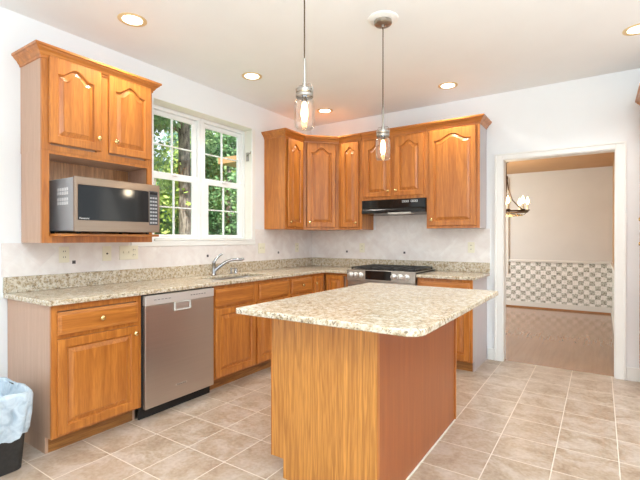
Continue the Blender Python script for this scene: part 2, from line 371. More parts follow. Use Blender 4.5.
# dining room
DYF, DXR, DZC = 8.6, .172, 2.49
us = [-5.2, -3.0, -1.50, DXR + .12]; vs = [0, .68, 2.35, DZC + .1]
struct('wall_dining_far', MB().grid('xz', us, vs, lambda i, j: not (i == 1 and j == 1), DYF, DYF + .12), 'dining_wall')
struct('wall_dining_right', MB().box(DXR, YD + .001, 0, DXR + .12, DYF - .001, DZC + .1), 'dining_tan')
struct('ceiling', MB().box(-5.2, YD + .001, DZC, DXR - .001, DYF - .001, DZC + .1), 'dining_tan')
struct('wainscot_wallpaper_far', MB().box(-5.2, DYF - .004, .11, DXR - .005, DYF - .0005, .84), 'wallpaper')['kind'] = 'structure'
struct('wainscot_wallpaper_right', MB().box(DXR - .0045, YD + .02, .11, DXR - .0005, DYF - .005, .84), 'wallpaper')
g = MB(); g.box(-1.44, DYF - .035, .84, DXR - .001, DYF - .0005, .885); g.box(-1.44, DYF - .045, .858, DXR - .001, DYF - .0355, .878)
struct('trim_7', g, 'dining_trim', bevel=.003)
struct('trim_8', MB().box(DXR - .035, YD + .02, .84, DXR - .001, DYF - .05, .885), 'dining_trim', bevel=.003)
struct('baseboard_dining_far', MB().box(-5.2, DYF - .018, .012, DXR - .02, DYF - .0045, .11), 'dining_trim', bevel=.003)
struct('baseboard_dining_right', MB().box(DXR - .018, YD + .02, .0, DXR - .005, DYF - .02, .11), 'dining_trim')
struct('trim_9', MB().box(-5.2, DYF - .034, 0, DXR - .02, DYF - .0185, .024), 'oak_toe_kick')
g = MB()
for a, b_, z0, z1 in ((-1.53, -1.44, .62, 2.42), (-3.09, -3.0, .62, 2.42), (-3.0, -1.53, .62, .70), (-3.0, -1.53, 2.33, 2.42)): g.box(a, DYF - .03, z0, b_, DYF - .0045, z1)
for xx in (-2.25,): g.box(xx - .03, DYF - .02, .70, xx + .03, DYF + .04, 2.33)
g.box(-3.0, DYF + .01, 1.48, -1.53, DYF + .05, 1.54)
wd2 = struct('window_3', g, 'dining_trim', bevel=.004)
MB().box(-2.99, DYF + .028, .69, -1.54, DYF + .032, 2.34).build('pane', 'window_glass', wd2)

# ---- kitchen window: two double-hung units with colonial grilles
XG = -3.42
def window_unit(name, yc):
    hw = .318; z0, z1 = 1.2725, 2.502
    g = MB().grid('yz', [yc - hw, yc - hw + .035, yc + hw - .035, yc + hw], [z0, z0 + .018, z1 - .035, z1], lambda i, j: not (i == 1 and j == 1), XG - .05, XG + .022)
    w = struct(name, g, 'vinyl_white', bevel=.003)
    for nm, gw, a, b_, dx, fr in (('upper_sash', .237, 1.90, 2.424, -.02, .045), ('lower_sash', .216, 1.313, 1.832, .006, .066)):
        ys = [yc - .2825, yc - gw, yc - .006, yc + .006, yc + gw, yc + .2825]; m_ = (a + b_) / 2 + (.0 if nm == 'lower_sash' else -.006)
        zs = [max(a - .062, 1.291) if nm[0] == 'l' else a - .05, a, m_ - .006, m_ + .006, b_, b_ + (.042 if nm[0] == 'u' else .06)]
        g = MB().grid('yz', ys, zs, lambda i, j: not (i in (1, 3) and j in (1, 3)), XG + dx - .012, XG + dx + .012)
        s_ = g.build(nm, 'vinyl_white', w, bevel=.003)
        MB().box(XG + dx - .002, yc - gw, a, XG + dx + .002, yc + gw, b_).build('pane', 'window_glass', s_)
    g = MB().box(XG + .0185, yc - .03, 1.872, XG + .034, yc + .03, 1.886); g.lathe([(.011, 0), (.011, .008), (.006, .012)], (XG + .028, yc, 1.886)); g.build('sash_lock', 'vinyl_white', w)
    return w
window_unit('window_1', 2.586); window_unit('window_2', 3.226)
br = thing('curtain_bracket', (XW - .10, 3.545, 2.21), 0, 'small grey metal curtain rod bracket on the right window return', 'bracket')
MB().box(-.018, -.008, -.055, .018, 0, .045).build('mounting_plate', 'nickel', br, bevel=.002)
MB().tube([(0, -.005, .0), (.01, -.022, .02), (.06, -.022, .03), (.10, -.022, .065)], .008).build('arm', 'nickel', br, smooth=True)

# ------------------------------------------------------------------ doors, drawers, knobs
def contour(w, h, i, A, n=22):
    """opening loop inset by i; arched top drops by A at the shoulders. ccw from bottom-left (x, z)"""
    x0, x1, z0, zt = i, w - i, i, h - i
    pts = [(x0 + (x1 - x0) * k / 4, z0) for k in range(4)] + [(x1, z0 + (zt - A - z0) * k / 4) for k in range(4)]
    for k in range(n + 1):
        tt = 1 - 2 * k / n; q = min(abs(tt) / .78, 1); b = .5 * (1 + math.cos(PI * q)); b = b ** .8
        pts.append(((x0 + x1) / 2 + tt * (x1 - x0) / 2, zt - A * (1 - b)))
    pts += [(x0, z0 + (zt - A - z0) * (1 - k / 4)) for k in range(1, 4)]
    return pts
def knob(parent, x, z, y=0):
    MB().lathe([(.006, .004), (.006, -.012), (.0155, -.016), (.0165, -.022), (.012, -.028), (.004, -.030)], (x, y, z), 'y', 16).build('knob', 'brass', parent, smooth=True)
def door(parent, x, z, w, h, arch=0.0, kn=None, y=-.020, rot=0, px=None, py=None, st=.056):
    """panel door: its own mesh, local x 0..w, z 0..h, thickness y 0..0.019 (front at 0)"""
    loc = (x if px is None else px, y if py is None else py, z); T = .0185
    full = contour(w, h, 0, 0); r = []
    add = lambda i, A, yy: r.append([(a, yy, b) for a, b in contour(w, h, i, A)])
    add(0, 0, T); add(0, 0, .004); add(.004, 0, 0); add(st - .006, arch, 0); add(st, arch, .009); add(st, arch, T)
    g = MB().rings(r + [r[0]], False, False)
    d = g.build('door', 'oak_vertical', parent, loc=loc, rot=(0, 0, rot))
    r = []
    add(st + .0006, arch, .0150); add(st + .0006, arch, .0125); add(st + .007, arch, .0125); add(st + .031, arch * .96, .0035); add(st + .033, arch * .95, .0005); add(st + .041, arch * .95, .0005)
    # raised field: fan the top
    g = MB(); g.rings(r, True, False); last = r[-1]; n = len(last)
    vs_ = [g.b.verts.new(c) for c in last]; f_ = g.face(vs_)
    if f_: bmesh.ops.triangulate(g.b, faces=[f_])
    bmesh.ops.remove_doubles(g.b, verts=g.b.verts[:], dist=1e-5)
    g.build('panel', 'oak_vertical', d)
    if kn: knob(d, kn[0], kn[1])
    return d
def drawer(parent, x, z, w, h, kn=True, name='drawer', y=-.020, px=None, py=None, rot=0):
    r = []
    for i, yy in ((0, .0185), (0, .006), (.006, .0035), (.010, .0035), (.020, 0)):
        r.append([(i, yy, i), (w - i, yy, i), (w - i, yy, h - i), (i, yy, h - i)])
    d = MB().rings(r).build(name, 'oak_horizontal', parent, loc=(x if px is None else px, y if py is None else py, z), rot=(0, 0, rot))
    if kn: knob(d, w / 2, h / 2)
    return d
def face_frame(parent, w, z0, z1, rails, stiles, holes, th=.018, mat='oak_vertical'):
    """rails/stiles: lists of break positions; holes: set of (i, j) open cells"""
    MB().grid('xz', stiles, rails, lambda i, j: (i, j) not in holes, 0, th).build('face_frame', mat, parent, bevel=.001)
CT = .883           # underside of granite
def base_cabinet(loc, rz, w, label, cols, d=.60, drawers=True, endmat='laminate_end', sinkhole=False, group=None, toe=True):
    c = thing('base_cabinet', loc, rz, label, 'cabinet', group)
    zt = .62 if sinkhole else CT - .001
    g = MB().prism([(0, .0185), (w, .0185), (w, d), (0, d)], .102, zt); g.box(0, .077, .0, .016, d, .1015); g.box(w - .016, .077, .0, w, d, .1015)
    g.build('carcass', endmat, c)
    sx = [0, .036]; holes = set()
    for k in range(cols):
        x1 = w - .036 if k == cols - 1 else (k + 1) * w / cols - .055; sx.append(x1)
        if k < cols - 1: sx.append(x1 + .11)
    sx.append(w)
    holes = {(1 + 2 * k, j) for k in range(cols) for j in (1, 3)}
    face_frame(c, w, .1, CT, [.102, .14, .68, .71, .845, CT - .001], sx, holes)
    MB().box(.0165, .077, 0, w - .0165, .09, .1015).build('toe_kick', 'oak_toe_kick', c)
    return c
rzL = PI / 2
# left end cabinet (front faces +X)
FX = -2.650          # face frame plane of the left run
c = base_cabinet((FX, 1.165, 0), rzL, .573, 'orange oak base cabinet with one drawer and door, left end by the trash bag', 1)
drawer(c, .03, .705, .512, .135); door(c, .03, .116, .512, .563, kn=(.485, .515))
# sink base
c = base_cabinet((FX, 2.395, 0), rzL, 1.012, 'wide oak base cabinet under the sink, two false drawer fronts and two doors', 2, sinkhole=True)
drawer(c, .012, .708, .462, .143, kn=False, name='drawer_front'); drawer(c, .546, .708, .440, .143, kn=False, name='drawer_front')
door(c, .012, .118, .478, .568, kn=(.445, .50)); door(c, .518, .118, .47, .568, kn=(.035, .50))
# drawer base between sink and corner
c = base_cabinet((FX, 3.409, 0), rzL, .405, 'narrow oak base cabinet, drawer with knob over a door, between sink and corner', 1)
drawer(c, .022, .708, .362, .145); door(c, .022, .118, .362, .568, kn=(.03, .50))
# corner base: pie-cut with two full-height doors meeting at the inner corner
cc = thing('corner_base_cabinet', (XW, YB, 0), 0, 'oak corner base cabinet with two full doors meeting at right angles', 'cabinet')
YF = 4.078
a, b_ = FX - XW, YF - YB
MB().prism([(.002, -.868), (a - .0185, -.868), (a - .0185, b_ + .0185), (.919, b_ + .0185), (.919, -.002), (.002, -.002)], .102, CT - .001).build('carcass', 'laminate_end', cc)
g = MB().grid('yz', [-.868, -.838, b_ + .016, b_ + .018], [.102, .13, .85, CT - .001], lambda i, j: not (i == 1 and j == 1), a - .018, a)
g.build('face_frame', 'oak_vertical', cc, bevel=.001)
MB().grid('xz', [a + .0005, a + .004, .892, .919], [.102, .13, .85, CT - .001], lambda i, j: not (i == 1 and j == 1), b_, b_ + .018).build('face_frame', 'oak_vertical', cc, bevel=.001)
door(cc, 0, .118, .188, .742, px=a + .020, py=-.845, rot=rzL, st=.042, kn=(.025, .66)); door(cc, 0, .118, .238, .742, px=a + .024, py=b_ - .020, st=.05)
MB().box(.002, -.868, 0, a - .078, -.002, .1015).build('toe_kick', 'oak_toe_kick', cc)
MB().box(a - .0775, b_ + .078, 0, .919, b_ + .09, .1015).build('toe_kick', 'oak_toe_kick', cc)
# right base cabinet beside the doorway (front faces -Y)
c = base_cabinet((-1.536, YF, 0), 0, .540, 'oak base cabinet right of the range beside the doorway', 1, endmat='laminate_shaded')
drawer(c, .024, .708, .492, .143); door(c, .024, .118, .492, .568, kn=(.03, .50))

# ------------------------------------------------------------------ granite
g = MB(); XC = -2.615; YC = 4.036
xs = [XW + .001, -3.08, -2.74, XC, -2.338]; ys = [1.14, 2.56, 3.24, YC, YB - .001]
def cell(i, j):
    if i == 3: return j == 3
    return not (i == 1 and j == 1)
ct = tag(MB().grid('xy', xs, ys, cell, CT + .001, .914).build('granite_countertop', 'granite', bevel=.006, seg=3), 'L-shaped speckled beige granite countertop along the window wall and corner', 'countertop', 'beige granite countertops')
tag(MB().box(-1.535, YC, CT + .001, -.965, YB - .001, .914).build('granite_countertop', 'granite', bevel=.006, seg=3), 'short granite countertop right of the range, ending at the doorway', 'countertop', 'beige granite countertops')
tag(MB().box(XW + .001, 1.14, .9145, XW + .021, YB - .002, 1.019).build('granite_splash_strip', 'granite', bevel=.002), 'low granite upstand along the window wall counter', 'backsplash')
tag(MB().box(XW + .022, YB - .021, .9145, -.965, YB - .001, 1.019).build('granite_splash_strip', 'granite', bevel=.002), 'low granite upstand along the back wall behind the range', 'backsplash')
# tile backsplashes with small dark accents
bl = MB(); bl.box(XW + .001, 1.13, 1.0195, XW + .009, 2.035, 1.243); bl.box(XW + .001, 2.0355, 1.0195, XW + .009, 3.551, 1.205); bl.box(XW + .001, 3.5515, 1.0195, XW + .009, YB - .002, 1.379)
bl = tag(bl.build('tile_backsplash', 'splash_tile'), 'pale diagonal tile backsplash on the window wall', 'backsplash')
for yy, zz in ((1.583, 1.099), (2.859, 1.102), (3.963, 1.105)): MB().prism([(XW + .0092, yy - .012), (XW + .0105, yy - .012), (XW + .0105, yy + .012), (XW + .0092, yy + .012)], zz - .012, zz + .012).build('accent_tile', 'accent_dark', bl)
bb = tag(MB().box(XW + .010, YB - .009, 1.0195, -.965, YB - .001, 1.379).box(-2.29, YB - .009, 1.3795, -1.57, YB - .001, 1.6).build('tile_backsplash', 'splash_tile'), 'pale diagonal tile backsplash on the back wall behind the range', 'backsplash')
for xx in (-2.698, -1.918): MB().box(xx - .012, YB - .0105, 1.096, xx + .012, YB - .0092, 1.120).build('accent_tile', 'accent_dark', bb)

# ------------------------------------------------------------------ island
def rrect(x0, y0, x1, y1, rad, n=6):
    P = []
    for (cx, cy, a0, r) in ((x0, y0, PI, rad[0]), (x1, y0, 1.5 * PI, rad[1]), (x1, y1, 0, rad[2]), (x0, y1, .5 * PI, rad[3])):
        ox = cx + (r if cx == x0 else -r); oy = cy + (r if cy == y0 else -r)
        P += [(ox + r * math.cos(a0 + PI / 2 * k / n), oy + r * math.sin(a0 + PI / 2 * k / n)) for k in range(n + 1)]
    return P
tag(MB().prism(rrect(-1.577, 1.567, -.580, 3.092, (.018, .075, .02, .02)), CT + .001, .914).build('island_countertop', 'granite', bevel=.006, seg=3), 'speckled beige granite island top with rounded corners in the foreground', 'countertop')
IW, IX0, IX1, IY0, IY1 = 1.25, -1.478, -.850, 1.75, 3.0
isl = thing('island_cabinet', (IX0, IY1, 0), -PI / 2, 'honey oak kitchen island base with grained end panel in the foreground', 'cabinet')
# local x = world -y, local y = world +x ; front (doors) faces world -X
D = IX1 - IX0
g = MB().box(0, .0185, .102, IW - .019, D - .007, CT - .001); g.box(0, .085, 0, IW - .019, D - .007, .1015); g.build('carcass', 'laminate_end', isl)
face_frame(isl, IW, 0, 0, [.102, .14, .68, .71, .845, CT - .001], [0, .036, .6, .636, IW - .055, IW - .019], {(i, j) for i in (1, 3) for j in (1, 3)})
for xx, ww, kx in ((.024, .585, .55), (.626, .585, .035)): drawer(isl, xx, .708, ww, .143); door(isl, xx, .118, ww, .568, kn=(kx, .50))
MB().box(0, .077, 0, IW - .02, .0845, .101).build('toe_kick', 'black_matte', isl)
# end panel (world -Y) with toe notch, slim edge trim strips
P = [(.0, .103), (.078, .103), (.078, .0), (D - .001, 0), (D - .001, CT - .001), (0, CT - .001)]
g = MB(); r0 = [(IW - .0185, y_, z_) for y_, z_ in P]; r1 = [(IW, y_, z_) for y_, z_ in P]; g.rings([r0, r1]); g.build('end_panel', 'oak_island_panel', isl)
MB().box(IW - .018, -.004, .103, IW + .003, -.0005, CT - .001).build('edge_trim', 'oak_vertical', isl)
MB().box(.018, D - .0065, .0, IW - .019, D - .0005, CT - .001).build('side_panel', 'oak_island_side', isl)
MB().box(IW - .018, D - .0005, .0, IW + .003, D + .0045, CT - .001).build('edge_trim', 'oak_vertical', isl, bevel=.002)
MB().box(.0, D - .006, .0, .0175, D + .008, CT - .001).build('edge_trim', 'oak_vertical', isl, bevel=.002)
MB().box(.02, D, .0, IW - .02, D + .010, .008).build('caulk_line', 'caulk_white', isl, bevel=.003)

# ------------------------------------------------------------------ upper cabinets
ZU0, ZU1 = 1.381, 2.440
def crown_profile():   # (outward, up)
    return [(0, -.016), (.006, -.016), (.008, -.002), (.014, .002), (.024, .020), (.040, .034), (.044, .043), (.053, .046), (.053, .060), (0, .060)]
def crown(parent, path, z=ZU1, closed_ends=True):
    """path: list of (x, y, nx, ny) - corner points with the mitre direction already scaled"""
    rs = []
    for x, y, nx, ny in path:
        rs.append([(x + nx * o_, y + ny * o_, z + u_) for o_, u_ in crown_profile()])
    return MB().rings(rs, True, True).build('crown_moulding', 'oak_horizontal', parent)
def upper(loc, rz, w, d, z0, z1, label, endmat='oak_vertical', group=None, stile=.036, mid=False):
    c = thing('wall_cabinet', (loc[0], loc[1], z0), rz, label, 'cabinet', group)
    h = z1 - z0
    MB().box(.0, .0185, 0, w, d - .0015, h).build('carcass', endmat, c)
    sx = [0, stile, w - stile, w] if not mid else [0, stile + .016, w / 2 - .045, w / 2 + .045, w - stile - .02, w]
    face_frame(c, w, 0, h, [0, .035, h - .035, h], sx, {(i, 1) for i in ((1,) if not mid else (1, 3))})
    return c
XU = XW + .305; UD = .305
# over the microwave
c = upper((XU, 1.243), rzL, .79, UD, 1.842, ZU1, 'two-door oak wall cabinet with crown above the microwave', endmat='laminate_end', mid=True)
door(c, .038, .047, .338, .560, arch=.055, kn=(.315, .085)); door(c, .432, .047, .338, .560, arch=.055, kn=(.045, .085))
crown(c, [(.0, UD - .002, -1, 0), (0, 0, -1, -1), (.79, 0, 1, -1), (.79, UD - .002, 1, 0)], z=ZU1 - 1.842)
# microwave niche unit: open box
n_ = thing('microwave_shelf_cabinet', (XU, 1.243, 1.245), rzL, 'open oak wall cabinet niche holding the microwave', 'cabinet')
h = 1.8415 - 1.245
g = MB().grid('xz', [0, .018, .772, .79], [0, .018, h - .018, h], lambda i, j: not (i == 1 and j == 1), .0185, UD - .009); g.build('carcass', 'laminate_end', n_)
MB().box(.0185, UD - .0085, .0185, .7715, UD - .0015, h - .0185).build('back_panel', 'oak_interior', n_)
face_frame(n_, .79, 0, h, [0, .042, h - .020, h], [0, .045, .75, .79], {(1, 1)})
MB().box(.0465, -.148, .0425, .7485, UD - .010, .060).build('shelf', 'oak_horizontal', n_, bevel=.003)
# right of window (front faces +X)
wl = YB - .61 - 3.715
c = upper((XU, 3.715), rzL, wl - .001, UD, ZU0, ZU1, 'narrow arched-door oak wall cabinet right beside the window')
door(c, .045, .028, wl - .075, 1.005, arch=.055, kn=(.028, .055))
crown(c, [(.0, UD - .002, -1, 0), (0, 0, -1, -1), (wl - .0015, 0, -.414, -1)], z=ZU1 - ZU0)
# diagonal corner cabinet
wd_ = .305 * math.sqrt(2); q = thing('corner_wall_cabinet', (XU, YB - .61, ZU0), PI / 4, 'diagonal corner oak wall cabinet with one tall arched door', 'cabinet')
H = ZU1 - ZU0; s2 = math.sqrt(.5)
def w2l(x, y): dx, dy = x - XU, y - (YB - .61); return (dx * s2 + dy * s2, -dx * s2 + dy * s2)
pts = [w2l(XU, YB - .61), w2l(XU + .305, YB - .305), w2l(XU + .305, YB - .0015), w2l(XW + .0015, YB - .0015), w2l(XW + .0015, YB - .61)]
pts[0] = (.013, .0185); pts[1] = (wd_ - .013, .0185)
MB().prism(pts, 0, H).build('carcass', 'oak_vertical', q)
MB().grid('xz', [.0005, .032, wd_ - .032, wd_ - .0005], [0, .03, H - .035, H], lambda i, j: not (i == 1 and j == 1), 0, .018).build('face_frame', 'oak_vertical', q)
door(q, .040, .030, wd_ - .080, 1.003, arch=.06, kn=(.03, .05))
crown(q, [(.001, 0, .414 - .0, -1), (wd_ - .001, 0, -.414, -1)], z=H)
# back wall: narrow one left of hood, short one above hood, tall one on the right
YU = YB - .305; x0 = XU + .305
c = upper((x0 + .001, YU), 0, .318, UD, ZU0, ZU1, 'narrow oak wall cabinet with arched door left of the range hood', endmat='oak_vertical')
door(c, .042, .030, .236, 1.003, arch=.045, kn=(.21, .05))
crown(c, [(.0, 0, .414, -1), (.3175, 0, 0, -1)], z=H)
c = upper((-2.322, YU), 0, .776, UD, 1.714, ZU1, 'short two-door oak wall cabinet directly above the range hood', mid=True)
door(c, .034, .035, .330, .655, arch=.055, kn=(.305, .06)); door(c, .412, .035, .330, .655, arch=.055, kn=(.025, .06))
crown(c, [(.0005, 0, 0, -1), (.7755, 0, 0, -1)], z=ZU1 - 1.714)
c = upper((-1.545, YU), 0, .543, UD, ZU0, ZU1, 'tall oak wall cabinet with wide arched door right of the range hood', endmat='laminate_shaded')
door(c, .032, .028, .478, 1.005, arch=.062, kn=(.028, .06))
crown(c, [(.0, 0, 0, -1), (.543, 0, 1, -1), (.543, UD - .002, 1, 0)], z=H)
# pantry at the right edge, front faces -X
c = thing('pantry_cabinet', (.309, YB - .002, 0), -PI / 2, 'tall oak pantry cabinet at the right edge of the photo', 'cabinet')
MB().box(0, .0185, .1, .46, .60, ZU1).build('carcass', 'laminate_shaded', c)
face_frame(c, .46, 0, 0, [.1, .14, 1.32, 1.36, 2.40, ZU1], [0, .04, .42, .46], {(1, 1), (1, 3)})
door(c, .03, .13, .40, 1.2, kn=(.36, 1.1)); door(c, .03, 1.35, .40, 1.06, arch=.06, kn=(.36, .08))
MB().box(.0, .077, 0, .46, .09, .0995).build('toe_kick', 'oak_toe_kick', c)
for zz in (1.82, .945): MB().box(.018, -.006, zz - .03, .0285, -.0005, zz + .03).build('hinge', 'brass', c)
crown(c, [(0, 0, 0, -1), (.46, 0, 1, -1), (.46, .60, 1, 0)], z=ZU1)

# ------------------------------------------------------------------ dishwasher
d = thing('dishwasher', (-2.632, 1.745, 0), rzL, 'stainless steel dishwasher between the oak base cabinets', 'dishwasher')
w = .643
MB().box(.003, .03, .10, w - .003, .60, .874).build('tub', 'black_matte', d)
MB().box(.012, -.002, .078, w - .008, .029, .800).build('door_panel', 'stainless_dark', d, bevel=.004)
MB().box(.012, -.006, .803, w - .008, .029, .872).build('control_panel', 'panel_steel', d, bevel=.004)
hd = MB().grid('xz', [.250, .258, .388, .396], [.738, .748, .796, .803], lambda i, j: not (i == 1 and j == 1), -.016, -.0022).build('handle_pocket', 'lens_white', d, bevel=.002)
MB().box(.259, -.009, .7485, .387, -.0025, .7955).build('recess', 'stainless', hd)
MB().box(.0, .055, .0, w, .07, .0995).build('toe_kick', 'black_matte', d)
bd = MB().box(.262, -.0045, .176, .368, -.0022, .190).build('badge', 'stainless', d, bevel=.001)
text('lettering', 'KitchenAid', .017, 'ink_grey', bd, (.315, -.0048, .183), (PI / 2, 0, 0))
for k in range(5): MB().box(.08 + k * .03, -.0068, .836, .10 + k * .03, -.0058, .840).build('control_mark', 'ink_grey', d)
for k in range(6): MB().box(.40 + k * .026, -.0068, .836, .416 + k * .026, -.0058, .842).build('control_mark', 'ink_grey', d)

# ------------------------------------------------------------------ microwave
d = thing('microwave_oven', (-2.755, 1.348, 1.306), rzL, 'silver countertop microwave oven on the oak wall shelf', 'microwave')
w, h = .616, .352; z0 = .012
MB().box(.004, .018, z0 + .004, w - .004, .46, z0 + h - .004).build('case', 'grey_plate', d, bevel=.006)
MB().grid('xz', [0, .022, .525, .595, w], [z0, z0 + .075, z0 + .30, z0 + h], lambda i, j: not (i in (1,) and j == 1), 0, .0175).build('front_bezel', 'microwave_steel', d, bevel=.003)
gl = MB().box(.0225, .001, z0 + .0755, .5245, .0165, z0 + .2995).build('door_window', 'black_gloss', d)
text('lettering', 'Panasonic', .016, 'ink_white', gl, (.062, .0004, z0 + .086), (PI / 2, 0, 0))
kp = MB().box(.528, -.0015, z0 + .055, .598, -.0002, z0 + .305).build('keypad', 'keypad_grey', d)
for r_ in range(8):
    for q_ in range(3): MB().box(.533 + q_ * .021, -.0028, z0 + .066 + r_ * .026, .549 + q_ * .021, -.0017, z0 + .078 + r_ * .026).build('key', 'key_white', kp)
MB().box(.533, -.0025, z0 + .278, .592, -.0017, z0 + .297).build('display', 'black_gloss', kp)
for zz in (.24, .265, .175, .2):
    for q_ in range(5): MB().box(.0025, .09 + q_ * .03, z0 + zz, .0038, .112 + q_ * .03, z0 + zz + .02).build('vent', 'ink_white', d)
for xx in (.05, w - .07):
    for yy in (.05, .40): MB().lathe([(.012, 0), (.012, .015)], (xx, yy, .0), n=12).build('foot', 'black_matte', d)

# ------------------------------------------------------------------ range and hood
d = thing('gas_range', (-2.332, 4.030, 0), 0, 'stainless slide-in gas range with black grates in the back counter', 'stove')
w = .792
MB().box(.003, .03, .03, w - .003, .615, .905).build('body', 'range_steel', d)
r = [[(x, 0.0, .818), (x, .0295, .818), (x, .0295, .936), (x, .012, .936)] for x in (.003, w - .003)]
cp = MB().rings(r).build('control_panel', 'range_steel', d, bevel=.003)
# sloping panel face: knobs along it
def onface(z): return .012 * (z - .818) / .118
for xx in (.055, .115, .175, .560, .630, .700):
    zz = .880; yy = onface(zz)
    k = MB().lathe([(.030, 0), (.030, -.006), (.024, -.010), (.022, -.038), (.016, -.042)], (xx, yy - .0005, zz), 'y', 18).build('knob', 'knob_steel', cp, smooth=True)
    MB().box(xx - .004, yy - .050, zz - .022, xx + .004, yy - .0425, zz + .022).build('pointer', 'range_steel', k)
MB().box(.232, -.0015, .836, .530, .0075, .930).build('display', 'black_gloss', cp)
MB().box(.010, .002, .235, w - .010, .029, .812).build('oven_door', 'range_steel', d, bevel=.004)
MB().box(.12, -.0005, .36, w - .12, .0015, .66).build('oven_window', 'black_gloss', d)
hd = MB().tube([(.06, -.045, .765), (w - .06, -.045, .765)], .012).build('oven_handle', 'chrome', d, smooth=True)
for xx in (.09, w - .09): MB().tube([(xx, -.045, .765), (xx, .003, .765)], .008).build('bracket', 'chrome', hd)
MB().box(.010, .004, .06, w - .010, .029, .228).build('storage_drawer', 'range_steel', d, bevel=.004)
MB().box(.003, .030, .9145, w - .003, .628, .928).build('cooktop', 'black_enamel', d, bevel=.003)
MB().box(w - .02, .02, .9285, w - .003, .62, .934).build('side_rail', 'range_steel', d); MB().box(.003, .02, .9285, .02, .62, .934).build('side_rail', 'range_steel', d)
for k in range(3):
    gx0 = .03 + k * .247; gx1 = gx0 + .240; g = MB()
    for yy in (.06, .20, .34, .48, .59): g.box(gx0, yy, .948, gx1, yy + .012, .962)
    for xx in (gx0, (gx0 + gx1) / 2 - .006, gx1 - .012): g.box(xx, .06, .9482, xx + .012, .602, .9618)
    for xx in (gx0, gx1 - .012):
        for yy in (.06, .59): g.box(xx, yy, .9285, xx + .012, yy + .012, .948)
    g.build('grate', 'cast_iron', d)
for xx, yy in ((.15, .18), (.15, .45), (.396, .32), (.64, .18), (.64, .45)): MB().lathe([(.045, .9285), (.045, .936), (.03, .940), (.03, .946), (.012, .947)], (xx, yy, 0), n=20).build('burner', 'black_matte', d)

d = thing('range_hood', (-2.314, YB - .335, 1.548), 0, 'black under-cabinet range hood above the stove', 'range hood')
w = .762; D_ = .322
r = [[(x, .0, .012), (x, D_, .0), (x, D_, .1645), (x, .012, .1645), (x, .012, .062), (x, 0, .045)] for x in (0, w)]
hb = MB().rings(r).build('body', 'black_enamel', d, bevel=.003)
MB().box(.004, .006, .07, w - .004, .0115, .160).build('control_panel', 'black_gloss', d)
for xx in (.50, .527, .554, .60, .627, .654): MB().grid('xz', [xx, xx + .003, xx + .019, xx + .022], [.124, .127, .142, .145], lambda i, j: not (i == 1 and j == 1), .0045, .0058).build('switch', 'ink_white', d)
r = [[(x, -.001, .016), (x, .12, .010), (x, .12, .0005), (x, .0, .002)] for x in (.33, .60)]
MB().rings(r).build('light_lens', 'lens_white', d)

# ------------------------------------------------------------------ sink, faucet
d = thing('kitchen_sink', (-2.91, 2.90, 0), 0, 'undermount stainless kitchen sink set in the granite under the window', 'sink')
g = MB()
def rr(hx, hy, r_, z): return [(x, y, z) for x, y in rrect(-hx, -hy, hx, hy, (r_,) * 4, 5)]
g.rings([rr(.169, .339, .05, .8835), rr(.166, .336, .05, .8825), rr(.155, .325, .05, .70), rr(.12, .29, .05, .685), rr(.12, .29, .05, .680), rr(.16, .33, .05, .695), rr(.171, .341, .05, .8825)], False, False)
g.face([g.b.verts.new(c) for c in rr(.12, .29, .05, .6845)])
g.build('basin', 'stainless', d, smooth=True)
MB().box(-.155, -.006, .70, .155, .006, .862).build('divider', 'stainless', d, bevel=.005)
d = thing('faucet', (-3.135, 2.84, .9145), 0, 'chrome single-lever kitchen faucet behind the sink', 'faucet')
MB().lathe([(.028, 0), (.028, .006), (.022, .012), (.019, .02), (.018, .115), (.020, .12), (.016, .135), (.006, .142)], n=20).build('body', 'chrome', d, smooth=True)
MB().tube([(.004, .005, .045), (.03, .045, .085), (.06, .095, .125), (.09, .14, .146), (.12, .175, .150), (.14, .20, .150)], [.017, .017, .016, .015, .015, .017]).build('spout', 'chrome', d, smooth=True)
MB().tube([(.14, .20, .150), (.155, .222, .150), (.168, .242, .158)], [.016, .017, .012]).build('spray_head', 'chrome', d, smooth=True)
MB().tube([(0, .0, .125), (.008, .015, .155), (.025, .045, .19), (.04, .07, .208)], [.014, .013, .011, .010]).build('lever', 'chrome', d, smooth=True)
d = thing('soap_dispenser', (-3.135, 3.07, .9145), 0, 'short chrome soap dispenser on the granite beside the faucet', 'dispenser')
MB().lathe([(.018, 0), (.018, .005), (.010, .008), (.009, .045), (.012, .048), (.012, .058), (.004, .062)], n=16).build('pump', 'chrome', d, smooth=True)
MB().tube([(0, 0, .053), (.05, .02, .055)], .005).build('nozzle', 'chrome', d)
d = thing('air_gap_cap', (-3.135, 3.135, .9145), 0, 'small chrome cylinder cap on the granite right of the soap dispenser', 'fitting')
MB().lathe([(.020, 0), (.018, .004), (.018, .05), (.012, .058)], n=16).build('cap', 'chrome', d, smooth=True)

